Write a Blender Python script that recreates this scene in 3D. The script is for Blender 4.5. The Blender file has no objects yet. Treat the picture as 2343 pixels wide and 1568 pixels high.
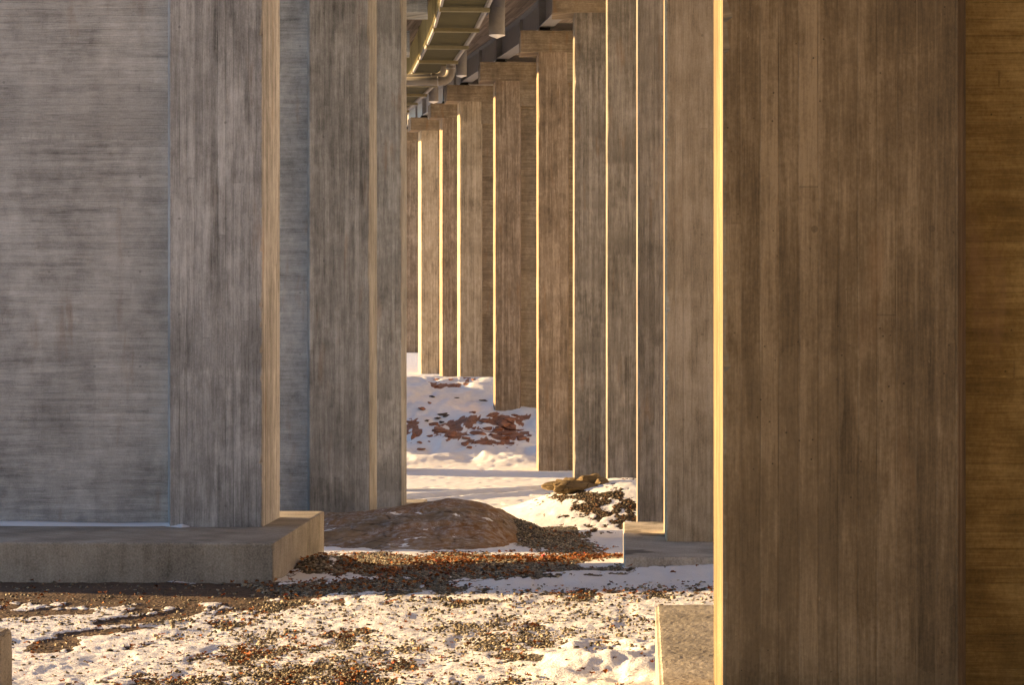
import bpy, bmesh, math, random
import numpy as np
from mathutils import Vector, Matrix

random.seed(7)
rng = np.random.default_rng(7)
scene = bpy.context.scene
col = scene.collection
F, CX, CY, CAMZ = 5000.0, 1171.0, 784.0, 3.4      # focal length and centre of the 2342 px wide photograph, camera height


# ------------------------------------------------------------------ helpers
def link(o):
    col.objects.link(o)
    return o


def tag(o, label=None, cat=None, group=None, kind=None):
    if label: o['label'] = label
    if cat: o['category'] = cat
    if group: o['group'] = group
    if kind: o['kind'] = kind
    return o


def empty(name, loc, rz=0.0):
    o = link(bpy.data.objects.new(name, None))
    o.location = loc
    o.rotation_euler = (0, 0, rz)
    o.empty_display_size = 0.5
    return o


def mesh_obj(name, bm, mat, parent=None, smooth=False):
    bmesh.ops.recalc_face_normals(bm, faces=bm.faces)
    me = bpy.data.meshes.new(name)
    bm.to_mesh(me)
    bm.free()
    if mat: me.materials.append(mat)
    if smooth:
        for p in me.polygons: p.use_smooth = True
    o = link(bpy.data.objects.new(name, me))
    if parent: o.parent = parent
    return o


def prism(bm, poly, z0, z1, bev=0.0):
    """extrude a plan polygon between two heights"""
    b = bmesh.new()
    lo = [b.verts.new((x, y, z0)) for x, y in poly]
    hi = [b.verts.new((x, y, z1)) for x, y in poly]
    n = len(poly)
    b.faces.new(lo)
    b.faces.new(hi)
    for i in range(n):
        b.faces.new((lo[i], lo[(i + 1) % n], hi[(i + 1) % n], hi[i]))
    bmesh.ops.recalc_face_normals(b, faces=b.faces)
    if bev:
        bmesh.ops.bevel(b, geom=list(b.edges), offset=bev, segments=2, profile=0.6, affect='EDGES')
    me = bpy.data.meshes.new('t')
    b.to_mesh(me)
    b.free()
    bm.from_mesh(me)
    bpy.data.meshes.remove(me)


def box(bm, x0, x1, y0, y1, z0, z1, bev=0.0):
    prism(bm, [(x0, y0), (x1, y0), (x1, y1), (x0, y1)], z0, z1, bev)


def tube(bm, pts, r, seg=20, caps=True):
    pts = [Vector(p) for p in pts]
    rings = []
    prev = None
    for i, p in enumerate(pts):
        if i == 0: t = pts[1] - p
        elif i == len(pts) - 1: t = p - pts[i - 1]
        else: t = (pts[i + 1] - p).normalized() + (p - pts[i - 1]).normalized()
        t.normalize()
        ref = Vector((0, 1, 0)) if abs(t.y) < 0.9 else Vector((1, 0, 0))
        if prev is None: u = t.cross(ref).normalized()
        else: u = (prev - t * prev.dot(t)).normalized()
        prev = u
        v = t.cross(u)
        rr = r[i] if isinstance(r, (list, tuple)) else r
        rings.append([bm.verts.new(p + (u * math.cos(2 * math.pi * k / seg) + v * math.sin(2 * math.pi * k / seg)) * rr) for k in range(seg)])
    for a, b in zip(rings, rings[1:]):
        for k in range(seg):
            bm.faces.new((a[k], a[(k + 1) % seg], b[(k + 1) % seg], b[k]))
    if caps:
        bm.faces.new(rings[0])
        bm.faces.new(rings[-1])


def sweep(bm, path, prof):
    """sweep a closed profile (offset to the right, height) along points (x, y, z, heading)"""
    rings = []
    for x, y, z, h in path:
        c, s = math.cos(h), math.sin(h)
        rings.append([bm.verts.new((x + c * o, y - s * o, z + k)) for o, k in prof])
    n = len(prof)
    for a, b in zip(rings, rings[1:]):
        for k in range(n):
            bm.faces.new((a[k], a[(k + 1) % n], b[(k + 1) % n], b[k]))
    bm.faces.new(rings[0])
    bm.faces.new(rings[-1])


# ------------------------------------------------------------------ numeric noise
def _hash(ix, iy, seed):
    n = (ix.astype(np.int64) * 374761393 + iy.astype(np.int64) * 668265263 + seed * 1442695041) & 0xffffffff
    n = ((n ^ (n >> 13)) * 1274126177) & 0xffffffff
    n = n ^ (n >> 16)
    return (n & 0xffff) / 65535.0


def vnoise(x, y, seed=0):
    ix, iy = np.floor(x), np.floor(y)
    fx, fy = x - ix, y - iy
    fx, fy = fx * fx * (3 - 2 * fx), fy * fy * (3 - 2 * fy)
    a, b = _hash(ix, iy, seed), _hash(ix + 1, iy, seed)
    c, d = _hash(ix, iy + 1, seed), _hash(ix + 1, iy + 1, seed)
    return (a * (1 - fx) + b * fx) * (1 - fy) + (c * (1 - fx) + d * fx) * fy


def fbm(x, y, seed=0, octv=4, gain=0.5):
    s, amp, tot = 0, 1, 0
    for i in range(octv):
        s = s + amp * vnoise(x * 2 ** i + 17.3 * i, y * 2 ** i + 9.1 * i, seed + i)
        tot += amp
        amp *= gain
    return s / tot


def sstep(a, b, x):
    t = np.clip((x - a) / (b - a), 0, 1)
    return t * t * (3 - 2 * t)


# ------------------------------------------------------------------ material helpers
class NT:
    def __init__(self, name):
        self.m = bpy.data.materials.new(name)
        self.m.use_nodes = True
        self.t = self.m.node_tree
        self.b = self.t.nodes['Principled BSDF']
        self.b.inputs['Roughness'].default_value = 0.85
        self.b.inputs['Specular IOR Level'].default_value = 0.25

    def n(self, kind, **kw):
        x = self.t.nodes.new(kind)
        for k, v in kw.items(): setattr(x, k, v)
        return x

    def put(self, sock, v):
        if isinstance(v, bpy.types.NodeSocket): self.t.links.new(v, sock)
        elif isinstance(v, (tuple, list)): sock.default_value = (*v, 1.0) if len(v) == 3 and sock.type == 'RGBA' else v
        else: sock.default_value = v

    def math(self, op, a, b=0.0, c=0.0):
        x = self.n('ShaderNodeMath', operation=op)
        self.put(x.inputs[0], a); self.put(x.inputs[1], b); self.put(x.inputs[2], c)
        return x.outputs[0]

    def mix(self, f, a, b, mode='MIX'):
        x = self.n('ShaderNodeMix', data_type='RGBA', blend_type=mode)
        x.clamp_factor = True
        self.put(x.inputs[0], f); self.put(x.inputs[6], a); self.put(x.inputs[7], b)
        return x.outputs[2]

    def comb(self, x, y, z):
        c = self.n('ShaderNodeCombineXYZ')
        self.put(c.inputs[0], x); self.put(c.inputs[1], y); self.put(c.inputs[2], z)
        return c.outputs[0]

    def noise(self, vec, scale=1.0, detail=3.0, rough=0.55):
        x = self.n('ShaderNodeTexNoise')
        if vec is not None: self.put(x.inputs['Vector'], vec)
        x.inputs['Scale'].default_value = scale
        x.inputs['Detail'].default_value = detail
        x.inputs['Roughness'].default_value = rough
        return x.outputs[0]

    def white(self, vec):
        x = self.n('ShaderNodeTexWhiteNoise', noise_dimensions='3D')
        self.put(x.inputs['Vector'], vec)
        return x.outputs[0]

    def ramp(self, f, stops):
        x = self.n('ShaderNodeValToRGB')
        e = x.color_ramp.elements
        while len(e) < len(stops): e.new(0.5)
        for i, (p, c) in enumerate(stops):
            e[i].position = p
            e[i].color = (*c, 1) if not isinstance(c, (int, float)) else (c, c, c, 1)
        self.put(x.inputs[0], f)
        return x.outputs[0]

    def sm(self, v, lo, hi):
        x = self.n('ShaderNodeMapRange', interpolation_type='SMOOTHSTEP')
        self.put(x.inputs[0], v); x.inputs[1].default_value = lo; x.inputs[2].default_value = hi
        return x.outputs[0]

    def bump(self, h, strength=0.4, dist=0.02):
        x = self.n('ShaderNodeBump')
        x.inputs['Strength'].default_value = strength
        x.inputs['Distance'].default_value = dist
        self.put(x.inputs['Height'], h)
        self.t.links.new(x.outputs[0], self.b.inputs['Normal'])


def concrete(name, dark, mid, light, across=False, board=0.117, warm=0.0, contrast=1.0):
    """board-marked concrete; across = boards lie flat and run along the wall"""
    k = NT(name)
    tc = k.n('ShaderNodeTexCoord')
    sp = k.n('ShaderNodeSeparateXYZ')
    k.t.links.new(tc.outputs['Object'], sp.inputs[0])
    oi = k.n('ShaderNodeObjectInfo')
    r = oi.outputs['Random']
    off = k.math('MULTIPLY', r, 37.0)
    u = k.math('ADD', k.math('ADD', sp.outputs[0], sp.outputs[1]), off)     # along the face
    z = k.math('ADD', sp.outputs[2], k.math('MULTIPLY', r, 53.0))
    a, l = (z, u) if across else (u, z)                                      # a: across the boards, l: along them
    wob = k.math('MULTIPLY', k.math('SUBTRACT', k.noise(k.comb(k.math('MULTIPLY', a, 3.0), k.math('MULTIPLY', l, 0.25), 0.0), 1.0, 1.0), 0.5), 0.02)
    q = k.math('DIVIDE', k.math('ADD', a, wob), board)
    idx = k.math('FLOOR', q)
    fr = k.math('FRACT', q)
    rb = k.white(k.comb(idx, off, 0.0))
    seg = k.math('FLOOR', k.math('DIVIDE', k.math('ADD', l, k.math('MULTIPLY', rb, 23.0)), 5.2))
    rs = k.white(k.comb(idx, seg, 3.0))
    # fine wood grain pressed into the surface
    grain = k.noise(k.comb(k.math('MULTIPLY', a, 60.0), k.math('MULTIPLY', l, 3.2), k.math('MULTIPLY', rs, 9.0)), 1.0, 3.0, 0.6)
    streak = k.noise(k.comb(k.math('MULTIPLY', a, 15.0), k.math('MULTIPLY', l, 0.85), off), 1.0, 4.0, 0.6)
    blot = k.noise(k.comb(k.math('MULTIPLY', u, 0.9), k.math('MULTIPLY', z, 0.55), off), 1.0, 5.0, 0.6)
    # uneven dark zones where one pour ended and the next began
    pour = k.math('ADD', k.math('DIVIDE', z, 2.9), k.math('MULTIPLY', k.noise(k.comb(k.math('MULTIPLY', u, 19.0), k.math('MULTIPLY', z, 0.25), off), 1.0, 3.0, .6), 0.13))
    pf = k.math('FRACT', pour)
    pr = k.white(k.comb(k.math('FLOOR', pour), off, 5.0))
    band = k.math('MULTIPLY', k.math('MULTIPLY', k.sm(pf, 0.0, 0.05), k.sm(pf, 0.45, 0.06)), k.sm(pr, 0.35, 0.95))
    mott = k.noise(k.comb(k.math('MULTIPLY', u, 4.5), k.math('MULTIPLY', z, 3.2), off), 1.0, 7.0, 0.68)
    smear = k.sm(k.noise(k.comb(k.math('MULTIPLY', a, 5.5), k.math('MULTIPLY', l, 0.55), k.math('ADD', off, 8.0)), 1.0, 4.0, 0.6), 0.54, 0.72)
    v = k.math('ADD', k.math('MULTIPLY', streak, 0.50 if not across else 0.36), k.math('MULTIPLY', blot, 0.55))
    v = k.math('ADD', v, k.math('MULTIPLY', grain, 0.24))
    v = k.math('ADD', v, k.math('MULTIPLY', mott, 0.44))
    v = k.math('SUBTRACT', v, k.math('MULTIPLY', smear, 0.09))
    iso = k.noise(k.comb(k.math('MULTIPLY', u, 1.5), z, off), 34.0, 6.0, 0.75)                      # sandy speckle of the cement skin
    v = k.math('ADD', v, k.math('MULTIPLY', k.math('SUBTRACT', iso, 0.5), 0.36))
    thin = k.noise(k.comb(k.math('MULTIPLY', a, 120.0), k.math('MULTIPLY', l, 5.0), off), 1.0, 2.0, 0.5)
    v = k.math('ADD', v, k.math('MULTIPLY', k.math('SUBTRACT', thin, 0.5), 0.22))
    v = k.math('ADD', v, k.math('MULTIPLY', k.math('ADD', k.math('MULTIPLY', k.math('SUBTRACT', rs, 0.5), 1.0), k.math('MULTIPLY', k.math('SUBTRACT', rb, 0.5), 0.8)), 0.10 if not across else 0.05))
    v = k.math('ADD', v, k.math('MULTIPLY', k.math('SUBTRACT', pr, 0.5), 0.035))
    v = k.math('SUBTRACT', v, k.math('MULTIPLY', k.math('MULTIPLY', band, k.sm(k.math('ADD', k.math('MULTIPLY', streak, .6), k.math('MULTIPLY', mott, .4)), 0.42, 0.62)), 0.19))
    v = k.math('MULTIPLY', k.math('SUBTRACT', v, 0.84 if not across else 0.765), 1.9 * contrast)
    v = k.math('ADD', v, 0.5)
    c = k.ramp(v, [(0.05, dark), (0.5, mid), (0.95, light)])
    # joints between the boards: mostly hairlines, some dark, some with a pale ridge
    edge = k.math('MINIMUM', fr, k.math('SUBTRACT', 1.0, fr))
    line = k.sm(edge, 0.07, 0.015)
    seglen = k.noise(k.comb(idx, k.math('MULTIPLY', l, 0.7), 2.0), 1.0, 2.0)
    c = k.mix(k.math('MULTIPLY', k.math('MULTIPLY', line, k.sm(rb, 0.35, 0.9)), k.math('MULTIPLY', k.sm(seglen, 0.38, 0.66), 0.9 if not across else 0.32)), c, tuple(0.55 * x for x in dark))
    ridge = k.math('MULTIPLY', k.math('MULTIPLY', k.sm(edge, 0.10, 0.02), k.sm(rb, 0.25, 0.0)), k.sm(seglen, 0.4, 0.7))
    c = k.mix(k.math('MULTIPLY', ridge, 0.6), c, light)
    # short board-end joints
    le = k.math('FRACT', k.math('DIVIDE', k.math('ADD', l, k.math('MULTIPLY', rb, 23.0)), 5.2))
    c = k.mix(k.math('MULTIPLY', k.math('MULTIPLY', k.sm(le, 0.003, 0.001), 0.45), k.sm(rs, .5, .7)), c, dark)
    pa = k.math('ADD', k.math('DIVIDE', u, 0.83), k.math('MULTIPLY', k.noise(k.comb(z, u, off), 2.5, 3.0), .18)); pz = k.math('ADD', k.math('DIVIDE', z, 1.9), k.math('MULTIPLY', k.noise(k.comb(u, z, off), 3.0, 4.0), .3))
    pw = k.white(k.comb(k.math('FLOOR', pa), k.math('FLOOR', pz), off))
    c = k.mix(k.math('MULTIPLY', k.sm(pw, .80, .86), .11), c, light)
    c = k.mix(k.math('MULTIPLY', k.sm(pw, .16, .10), .13), c, dark)
    # blow holes, pale lime scratches, rusty tints
    vo = k.n('ShaderNodeTexVoronoi')
    k.put(vo.inputs['Vector'], k.comb(u, off, z)); vo.inputs['Scale'].default_value = 12.0
    hole = k.math('MULTIPLY', k.sm(vo.outputs['Distance'], 0.085, 0.04), k.sm(k.noise(k.comb(u, z, off), 0.8, 2.0), 0.45, 0.6))
    c = k.mix(k.math('MULTIPLY', hole, 0.75), c, tuple(0.4 * x for x in dark))
    tx = k.math('SUBTRACT', k.math('FRACT', k.math('DIVIDE', u, 0.70)), .5); tz = k.math('SUBTRACT', k.math('FRACT', k.math('DIVIDE', z, 1.45)), .5)
    tr = k.math('SQRT', k.math('ADD', k.math('POWER', k.math('MULTIPLY', tx, 0.70), 2.0), k.math('POWER', k.math('MULTIPLY', tz, 1.45), 2.0)))
    tie = k.math('MULTIPLY', k.sm(tr, 0.024, 0.017), k.sm(k.white(k.comb(k.math('FLOOR', k.math('DIVIDE', u, 0.70)), k.math('FLOOR', k.math('DIVIDE', z, 1.45)), off)), .45, .5))
    c = k.mix(k.math('MULTIPLY', tie, 0.5), c, dark)
    lime = k.sm(k.noise(k.comb(k.math('MULTIPLY', u, 9.0 if not across else 2.2), k.math('MULTIPLY', z, 2.2 if not across else 9.0), off), 1.0, 6.0, 0.72), 0.66, 0.74)
    c = k.mix(k.math('MULTIPLY', lime, 0.45), c, tuple(min(0.6, 1.35 * x) for x in light))
    rust = k.sm(k.noise(k.comb(k.math('MULTIPLY', u, 3.1), k.math('MULTIPLY', z, 0.5), k.math('ADD', off, 4.0)), 1.0, 4.0), 0.58, 0.75)
    c = k.mix(k.math('MULTIPLY', rust, 0.35 + warm), c, (0.24, 0.135, 0.06))
    k.put(k.b.inputs['Base Color'], c)
    k.b.inputs['Roughness'].default_value = 0.8
    h = k.math('ADD', k.math('MULTIPLY', grain, 0.5), k.math('MULTIPLY', rs, 0.5))
    h = k.math('SUBTRACT', h, k.math('MULTIPLY', line, 0.8))
    h = k.math('ADD', h, k.math('MULTIPLY', ridge, 1.2))
    h = k.math('SUBTRACT', h, hole)
    h = k.math('ADD', h, k.math('MULTIPLY', iso, .8))
    k.bump(h, 0.55, 0.008)
    return k.m


# greyer concrete on the left row, browner on the right row, partly for its warm bounce light
C_GREY_V = concrete('board_concrete_grey', (0.128, 0.124, 0.121), (0.324, 0.315, 0.312), (0.572, 0.562, 0.562))
C_GREY_H = concrete('flat_board_concrete_grey', (0.159, 0.154, 0.151), (0.360, 0.351, 0.345), (0.572, 0.562, 0.556), across=True, board=0.105)
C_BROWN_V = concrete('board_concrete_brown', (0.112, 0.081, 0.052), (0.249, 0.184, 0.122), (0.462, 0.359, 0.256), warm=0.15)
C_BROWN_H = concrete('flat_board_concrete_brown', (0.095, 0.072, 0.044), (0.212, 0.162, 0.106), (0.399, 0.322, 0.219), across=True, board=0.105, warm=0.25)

C_BOUNCE_V = concrete('board_concrete_bounce_lit', (0.081, 0.055, 0.027), (0.186, 0.125, 0.063), (0.354, 0.252, 0.141), warm=0.2)  # warm bounce light mixed into the nearest pier's concrete colour
C_BOUNCE_H = concrete('flat_board_concrete_bounce_lit', (0.081, 0.046, 0.010), (0.184, 0.108, 0.026), (0.346, 0.225, 0.076), across=True, board=0.105, warm=0.35)  # amber bounce light put into the base colour of its recessed wall
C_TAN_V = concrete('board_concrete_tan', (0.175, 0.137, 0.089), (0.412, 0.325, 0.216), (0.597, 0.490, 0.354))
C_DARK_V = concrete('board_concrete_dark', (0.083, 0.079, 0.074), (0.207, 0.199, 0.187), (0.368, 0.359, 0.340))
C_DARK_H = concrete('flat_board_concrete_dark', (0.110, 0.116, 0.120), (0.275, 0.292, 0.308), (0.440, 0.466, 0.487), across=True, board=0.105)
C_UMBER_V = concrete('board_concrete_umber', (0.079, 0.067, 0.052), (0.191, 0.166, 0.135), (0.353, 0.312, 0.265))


def footing_concrete(name, wetness):
    k = NT(name)
    tc = k.n('ShaderNodeTexCoord')
    p = tc.outputs['Object']
    sp = k.n('ShaderNodeSeparateXYZ'); k.t.links.new(p, sp.inputs[0])
    oi = k.n('ShaderNodeObjectInfo')
    off = k.math('MULTIPLY', oi.outputs['Random'], 20.0)
    u = k.math('ADD', sp.outputs[0], sp.outputs[1])
    n1 = k.noise(k.comb(k.math('ADD', sp.outputs[0], off), sp.outputs[1], sp.outputs[2]), 1.1, 6.0, 0.62)
    st = k.noise(k.comb(k.math('MULTIPLY', u, 12.0), k.math('MULTIPLY', sp.outputs[2], 1.2), off), 1.0, 4.0)
    fine = k.noise(p, 38.0, 5.0, 0.75)
    v = k.math('ADD', k.math('MULTIPLY', n1, 0.55), k.math('MULTIPLY', st, 0.2))
    v = k.math('ADD', v, k.math('MULTIPLY', fine, 0.55))
    c = k.ramp(v, [(0.47, (.125, .112, .093)), (0.645, (.31, .28, .235)), (0.83, (.50, .46, .40))])
    if wetness > .5: c = k.mix(1.0, c, (1.3, 1.3, 1.3), 'MULTIPLY')
    wet = k.sm(k.noise(k.comb(k.math('MULTIPLY', sp.outputs[0], 0.9), k.math('MULTIPLY', sp.outputs[1], 0.8), off), 1.0, 3.0), 0.56, 0.61)
    ge = k.n('ShaderNodeNewGeometry')
    sn = k.n('ShaderNodeSeparateXYZ'); k.t.links.new(ge.outputs['True Normal'], sn.inputs[0])
    top = k.sm(sn.outputs[2], 0.6, 0.95)
    c = k.mix(k.math('MULTIPLY', k.math('MULTIPLY', wet, top), wetness), c, (.055, .046, .034))
    scr = k.sm(k.noise(k.comb(k.math('MULTIPLY', u, 7.0), k.math('MULTIPLY', sp.outputs[2], 5.0), off), 1.0, 7.0, 0.75), 0.66, 0.72)
    c = k.mix(k.math('MULTIPLY', scr, 0.5), c, (.52, .49, .44))
    k.put(k.b.inputs['Base Color'], c)
    k.bump(k.math('ADD', fine, k.math('MULTIPLY', n1, 1.5)), 0.5, 0.015)
    return k.m


C_FOOT = footing_concrete('footing_concrete', .06)
C_FOOT_WET = footing_concrete('damp_footing_concrete', .7)


def plain(name, c, rough=0.6, metal=0.0, var=0.25, scale=2.0, spec=0.4):
    k = NT(name)
    tc = k.n('ShaderNodeTexCoord')
    n = k.noise(tc.outputs['Object'], scale, 6.0, 0.65)
    f = k.noise(tc.outputs['Object'], scale * 22, 3.0, 0.6)
    v = k.math('ADD', k.math('MULTIPLY', n, 0.75), k.math('MULTIPLY', f, 0.25))
    k.put(k.b.inputs['Base Color'], k.ramp(v, [(0.3, tuple(x * (1 - var) for x in c)), (0.7, tuple(min(1, x * (1 + var)) for x in c))]))
    k.put(k.b.inputs['Roughness'], k.math('ADD', k.math('MULTIPLY', n, 0.2), rough - 0.1))
    k.b.inputs['Metallic'].default_value = metal
    k.b.inputs['Specular IOR Level'].default_value = spec
    k.bump(f, 0.15, 0.004)
    return k.m


M_STEEL = plain('grey_painted_steel', (.27, .265, .27), 0.5)
M_STEEL_PALE = plain('pale_painted_steel', (.42, .39, .35), 0.55)
M_OLIVE = plain('dull_olive_metal_panel', (.07, .064, .036), 0.8, spec=.08)
M_GALV = plain('galvanised_steel', (.20, .18, .115), 0.6, spec=.15)
M_PIPE = plain('grey_drain_pipe', (.20, .185, .17), 0.55, spec=.2)
M_WHITE = plain('white_cone_paint', (.75, .73, .70), 0.5, var=0.08)
M_DARK = plain('dark_bearing_rubber', (.04, .038, .035), 0.7)
M_BRASS = plain('yellow_zinc_rib', (.42, .36, .19), 0.5)


def soffit():
    k = NT('board_marked_soffit')
    tc = k.n('ShaderNodeTexCoord')
    sp = k.n('ShaderNodeSeparateXYZ'); k.t.links.new(tc.outputs['Object'], sp.inputs[0])
    u = k.math('ADD', k.math('MULTIPLY', sp.outputs[0], 1.0), k.math('MULTIPLY', sp.outputs[1], 0.12))
    g = k.noise(k.comb(k.math('MULTIPLY', u, 16.0), k.math('MULTIPLY', sp.outputs[1], 0.25), 0.0), 1.0, 4.0)
    q = k.math('DIVIDE', u, 0.15)
    rb = k.white(k.comb(k.math('FLOOR', q), k.math('FLOOR', k.math('DIVIDE', sp.outputs[1], 5.0)), 0.0))
    v = k.math('ADD', k.math('MULTIPLY', g, 0.7), k.math('MULTIPLY', rb, 0.4))
    k.put(k.b.inputs['Base Color'], k.ramp(v, [(0.25, (.13, .10, .075)), (0.85, (.40, .33, .27))]))
    k.bump(k.math('ADD', g, rb), 0.5, 0.01)
    return k.m


M_SOFFIT = soffit()

# ------------------------------------------------------------------ the lie of the land (metres below the camera, by distance)
PD = np.array([-600, 0, 10, 20, 27.5, 31, 36, 44, 48, 55, 62, 69, 80, 88, 96, 104, 108, 112, 118, 122, 126, 132, 138, 150, 165, 180, 186, 199, 215, 300, 1500], float)
PH = np.array([3.0, 3.0, 3.08, 3.12, 3.28, 3.36, 3.72, 4.25, 4.45, 4.8, 5.05, 5.35, 5.65, 5.95, 6.25, 6.33, 6.25, 5.95, 5.2, 4.45, 3.72, 2.78, 2.17, 2.40, 2.62, 2.82, 2.3, .72, .4, -1.0, -6.0], float)


def base_h(d):
    s = 0
    for k in range(-3, 4):
        s = s + np.interp(d + k * 0.012 * np.clip(np.abs(d), 5, 200), PD, PH)
    return s / 7


def land(X, d):
    """height of the ground (world z)"""
    h = base_h(d)
    h = h - 0.032 * (np.clip(X, -3.2, 6) + 3.2) * (1 - sstep(34, 44, d)) * sstep(8, 22, d)
    # snowy mound in front of the third pier of the right row
    g = np.exp(-((X - 3.1) / 3.0) ** 2 - np.abs((d - 60.5) / 5.6) ** 2.4)
    h = h - 1.22 * g
    # scree beside the brown rock, gravel heaped beside the footing, gravel apron round the next pier
    h = h - 0.47 * np.exp(-((X - 0.05) / 0.85) ** 2 - ((d - 50.4) / 1.7) ** 2)
    h = h - 0.26 * np.exp(-((X + 2.85) / 0.6) ** 2 - ((d - 33.2) / 1.1) ** 2)
    h = h - 0.42 * np.exp(-((X + 4.5) / 2.2) ** 2 - ((d - 51.5) / 2.0) ** 2)
    # heap of soft snow by the near footing
    heap = np.exp(-((X - 0.95) / 0.75) ** 2 - ((d - 20.3) / 1.4) ** 2)
    h = h - 0.11 * heap
    # low bank of shovelled snow running out from the second footing
    by = 29.35 - 0.22 * np.clip(1.6 - X, 0, 9)
    bank = np.exp(-((d - by) / 0.42) ** 2) * sstep(-1.1, 0.6, X)
    h = h - 0.13 * bank
    hillw = sstep(108, 114, d) * (1 - sstep(136, 142, d))
    h = h - hillw * (fbm(X * 0.5, d * 0.35, 5, 4) - 0.5) * 1.15
    # humps added out of view on the left to shade gravel and rock
    h = h - 7.5 * np.exp(-((X + 27) / 4.5) ** 2 - np.abs((d - 37.6) / 2.9) ** 3)
    h = h - 7.5 * np.exp(-((X + 27) / 4.5) ** 2 - np.abs((d - 54.3) / 3.4) ** 3)
    # hillside added out of view on the right to bounce warm sunlight
    h = h - 24.0 * sstep(13, 33, X) * sstep(-90, -50, d) * (1 - sstep(150, 220, d))
    # unseen shoulder added beyond the left row to shade the red rock hill
    h = h - 2.3 * sstep(-13, -20, X) * sstep(115, 119, d) * (1 - sstep(139, 146, d))
    # track trodden across the far snow
    tr = track(X, d)
    h = h + 0.16 * tr - 0.12 * np.clip(trackedge(X, d), 0, 1)
    return CAMZ - h


def pix(X, d, h):
    dd = np.maximum(d, 1.0)
    return CX + F * X / dd, CY + F * h / dd


def tline(X, d):
    return d - (77.5 + 2.1 * (X + 3.4))


def track(X, d):
    return np.exp(-(tline(X, d) / 1.5) ** 2) * sstep(60, 66, d)


def trackedge(X, d):
    t = np.abs(tline(X, d))
    return np.exp(-((t - 3.0) / 0.9) ** 2) * sstep(60, 66, d)


def ell(px, py, cx, cy, rx, ry, rot=0.0):
    c, s = math.cos(math.radians(rot)), math.sin(math.radians(rot))
    x, y = px - cx, py - cy
    u, v = (c * x + s * y) / rx, (-s * x + c * y) / ry
    return 1.0 - np.sqrt(u * u + v * v)


# patches of the ground free of snow, as (x, y, half width, half height, turn) on the photograph; turned into ground positions below
GRAVEL = [(1040, 1300, 420, 36, 0), (1300, 1368, 460, 17, -2), (900, 1345, 260, 24, 0), (560, 1435, 130, 12, -17), (420, 1455, 140, 11, -13),
          (650, 1400, 90, 16, -8), (1200, 1436, 75, 14, 0), (1190, 1470, 80, 14, 3), (1130, 1508, 150, 14, 0), (560, 1500, 240, 22, -14), (420, 1548, 180, 22, -8),
          (700, 1470, 160, 22, -8), (820, 1540, 330, 24, 0), (600, 1560, 420, 18, 0), (1040, 1560, 200, 12, 0), (1232, 1222, 160, 40, 18), (1340, 1283, 130, 17, 0), (800, 1186, 70, 9, 0)]
DIRT = [(150, 1358, 620, 44, 2), (560, 1352, 260, 26, 1), (60, 1408, 220, 10, -2), (330, 1420, 150, 9, -6), (120, 1480, 75, 15, -4), (230, 1448, 110, 7, -4), (-150, 1370, 300, 40, 0)]
MOUND = [(1355, 1160, 105, 45, 12), (1420, 1190, 60, 30, 0), (1400, 1135, 80, 16, 0), (1330, 1140, 70, 30, 20), (1440, 1150, 40, 50, 0)]
SNOWY = [(1370, 1330, 380, 11, -2.5), (1650, 1334, 260, 16, -1), (1380, 1292, 70, 10, -6), (1330, 1312, 110, 4, -1), (1020, 1253, 150, 7, -1)]


def cover(X, d, h):
    """-> gravel, dirt, leafy mound: 0..1 masks for the ground"""
    px, py = pix(X, d, h)
    front = sstep(15, 17, d)
    nz = fbm(X * 1.6, d * 0.55, 31, 5, 0.6) - 0.5
    nf = fbm(X * 6.0, d * 2.2, 41, 4, 0.6) - 0.5

    def m(lst, soft, amp=0.9):
        v = -9.0
        for e in lst: v = np.maximum(v, ell(px, py, *e))
        return v + amp * nz + 0.9 * nf
    sn = m(SNOWY, 0, 0.25)
    g = sstep(-0.12, 0.25, m(GRAVEL, 0)) * (1 - sstep(0.0, 0.25, sn)) * front
    dr = sstep(0.0, 0.22, m(DIRT, 0)) * front * (1 - sstep(0.1, .3, sn))
    brk = sstep(.40, .62, fbm(X * 3.4, d * 1.5, 57, 4, .62))
    g = g * (1 - (1 - brk) * sstep(29.5, 27.5, d) * .92)
    mo = sstep(0.10, 0.75, m(MOUND, 0, 1.4) + nf * 2.2) * sstep(50, 54, d) * (1 - sstep(64, 66, d))
    g = np.where(d > 54, 0, g)
    dr = np.maximum(dr, sstep(11.5, 14, X) * sstep(27, 21, d) * sstep(.22, .40, fbm(X * .3, d * .3, 88, 4)))  # brown cover on the added right hillside, warming light on the nearest pier
    dr = np.where(d > 54, 0, dr)
    return g, dr, mo


def redmask(X, d, h):
    px, py = pix(X, d, h)
    v = -9.0
    for e in ((1140, 965, 75, 22, 0), (1155, 990, 60, 30, -6), (1115, 1010, 45, 14, 0), (1040, 975, 60, 16, -8), (1035, 995, 40, 14, 0), (948, 985, 22, 26, 0), (1000, 883, 26, 8, 0), (1045, 880, 28, 7, -8), (1075, 863, 14, 4, 0)):
        v = np.maximum(v, ell(px, py, *e))
    nz = fbm(X * 2.2, d * .9, 71, 5, .62) - .5
    return np.clip(sstep(-.02, .22, v * .6 + 1.5 * nz - .08), 0, 1) * sstep(106, 109, d) * (1 - sstep(140, 142, d))


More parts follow.
